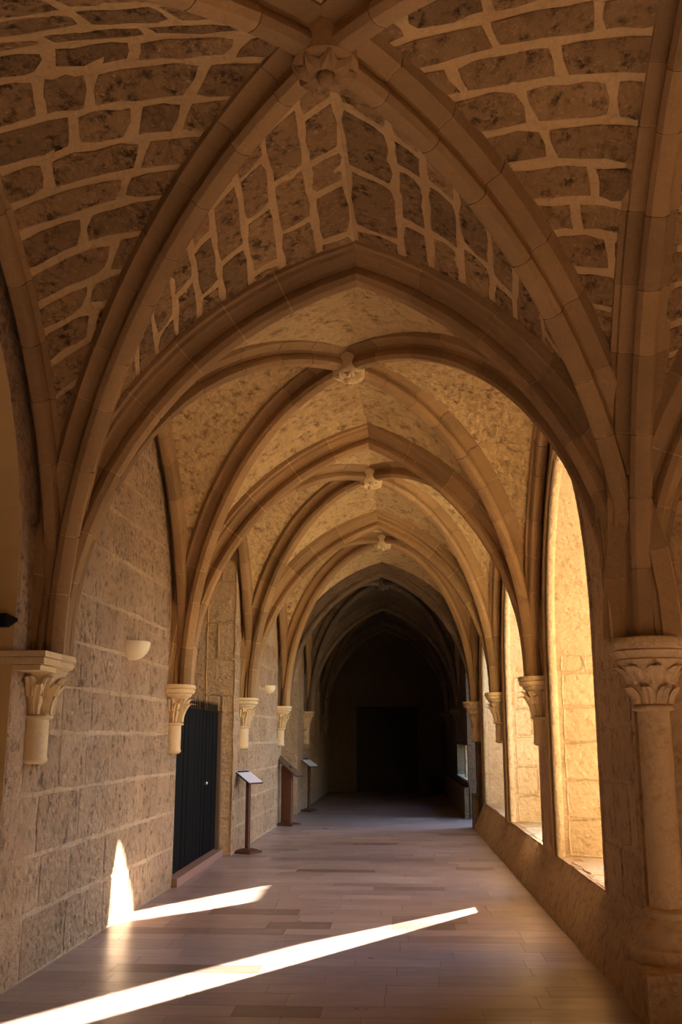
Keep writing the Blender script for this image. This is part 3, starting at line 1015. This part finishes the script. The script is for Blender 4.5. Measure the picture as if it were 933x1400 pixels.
stand((-2.07, 14.62, 0), 'slim wooden stand with tilted white information panel, nearest of the stands', math.radians(62), (math.radians(32), 0, 0), 1.02, 0.32, 0.30)
stand((-1.98, 19.1, 0), 'broad dark stand with long slanting top, middle of the three stands', math.radians(72), (math.radians(38), 0, 0), 1.06, 0.3, 0.62, True, 'post')
stand((-1.86, 22.6, 0), 'thin stand farthest down the left wall, in blue shade', math.radians(62), (math.radians(32), 0, 0), 1.02, 0.32, 0.30)


# ------------------------------------------------------------------ wall lamps
def sconce(loc, label, r=0.20):
    t = thing('wall_lamp', loc, label, 'wall lamp')
    g = G(); rings = []
    for k in range(8):
        f = k / 7
        rr = r * math.cos(f * math.pi / 2 * 0.96) + 0.004
        rings.append([(-0.03, -rr, -r * 0.82 * math.sin(f * math.pi / 2))] + [(rr * 0.85 * math.cos(-math.pi / 2 + math.pi * j / 12), rr * math.sin(-math.pi / 2 + math.pi * j / 12), -r * 0.82 * math.sin(f * math.pi / 2)) for j in range(13)] + [(-0.03, rr, -r * 0.82 * math.sin(f * math.pi / 2))])
    g.loft(rings)
    g.build('bowl', 'cream', t, 60)
    G().loft([dring(z, r * 0.86, r * 1.01, 12, -0.03) for z in (0.0, 0.006)]).build('rim', 'cream', t, 60)
    return t


sconce((XL(9.3) + 0.015, 9.3, 2.46), 'cream half-bowl wall lamp on the rough left wall')
sconce((XL(17.4) + 0.015, 17.4, 2.45), 'small cream wall lamp on the left wall beyond the gate', 0.17)
t = thing('wall_lantern', (-2.62, 6.43, 2.345), 'black pointed iron bracket at the left edge above the corbel', 'bracket')
G().loft([[(0.0, -0.03, -0.045), (0.0, 0.03, -0.045), (0.0, 0.03, 0.045), (0.0, -0.03, 0.045)], [(0.09, -0.03, -0.045), (0.09, 0.03, -0.045), (0.09, 0.03, 0.045), (0.09, -0.03, 0.045)],
          [(0.16, -0.004, -0.005), (0.16, 0.004, -0.005), (0.16, 0.004, 0.012), (0.16, -0.004, 0.012)]]).build('arm', 'iron', t)
G().box(-0.10, 0.0, -0.06, 0.06, -0.09, 0.05).build('back_plate', 'iron', t)

# bench at the far end
t = thing('bench', (1.2, 29.6, 0), 'low dark bench at the far right end of the walk', 'bench')
G().box(-0.2, 0.2, -0.6, 0.6, 0.38, 0.44).build('seat', 'door', t)
for yy in (-0.5, 0.42):
    G().box(-0.17, 0.17, yy, yy + 0.08, 0, 0.38).build('leg', 'door', t)

# ------------------------------------------------------------------ garden court outside
gg = G().add([(2.8, 7.9, 0.0), (60, 7.9, 0.0), (60, 70, 0.0), (2.8, 70, 0.0)], [(0, 1, 2, 3)])
struct(gg.build('ground', 'gravel', None, None))
struct(G().box(5.0, 7.0, 25.0, 35.0, -0.2, 7.0).build('wall_sun_screen', 'rough'))  # unseen block, added to keep the sun off the far right openings
struct(G().box(26, 27, 7, 42, -0.2, 5.5).build('wall_court_east', 'rough'))
struct(G().box(2.8, 27, 41, 42, -0.2, 5.5).build('wall_court_north', 'rough'))
rw = thing('rubble_wall', (3.3, 17.6, 0), 'brown rubble garden wall seen through the third window', 'garden wall')
G().box(-0.2, 0.2, -1.7, 1.15, 0, 2.6).build('core', 'rubble', rw)
def PR(u, v): return V((-0.2, -1.7 + u, v))
ashlar(PR, 2.85, 2.6, 0.2, 0.28, 0.02, 0.03, 'rubble', rw, 'rubble_stone', flip=-1.0, jit=0.02, corner=0.8)
def PR2(u, v): return V((-0.2 + u, -1.7, v))
ashlar(PR2, 0.4, 2.6, 0.2, 0.28, 0.02, 0.03, 'rubble', rw, 'rubble_stone', flip=1.0, jit=0.02, corner=0.8)

bf = thing('sun_blocker_foot', (2.5, 13.75, 0), 'unseen sloping sun buttress foot outside the second window', 'blocker')  # unseen wedge, shaped to trim the sun streak from the second window
G().loft([[(x, 0.4, 0), (x, -1.1, 0), (x, -0.55, 1.0), (x, 0.0, 2.05), (x, 0.4, 2.05)] for x in (0.0, 0.33)]).build('blocker_wedge', 'jamb', bf)
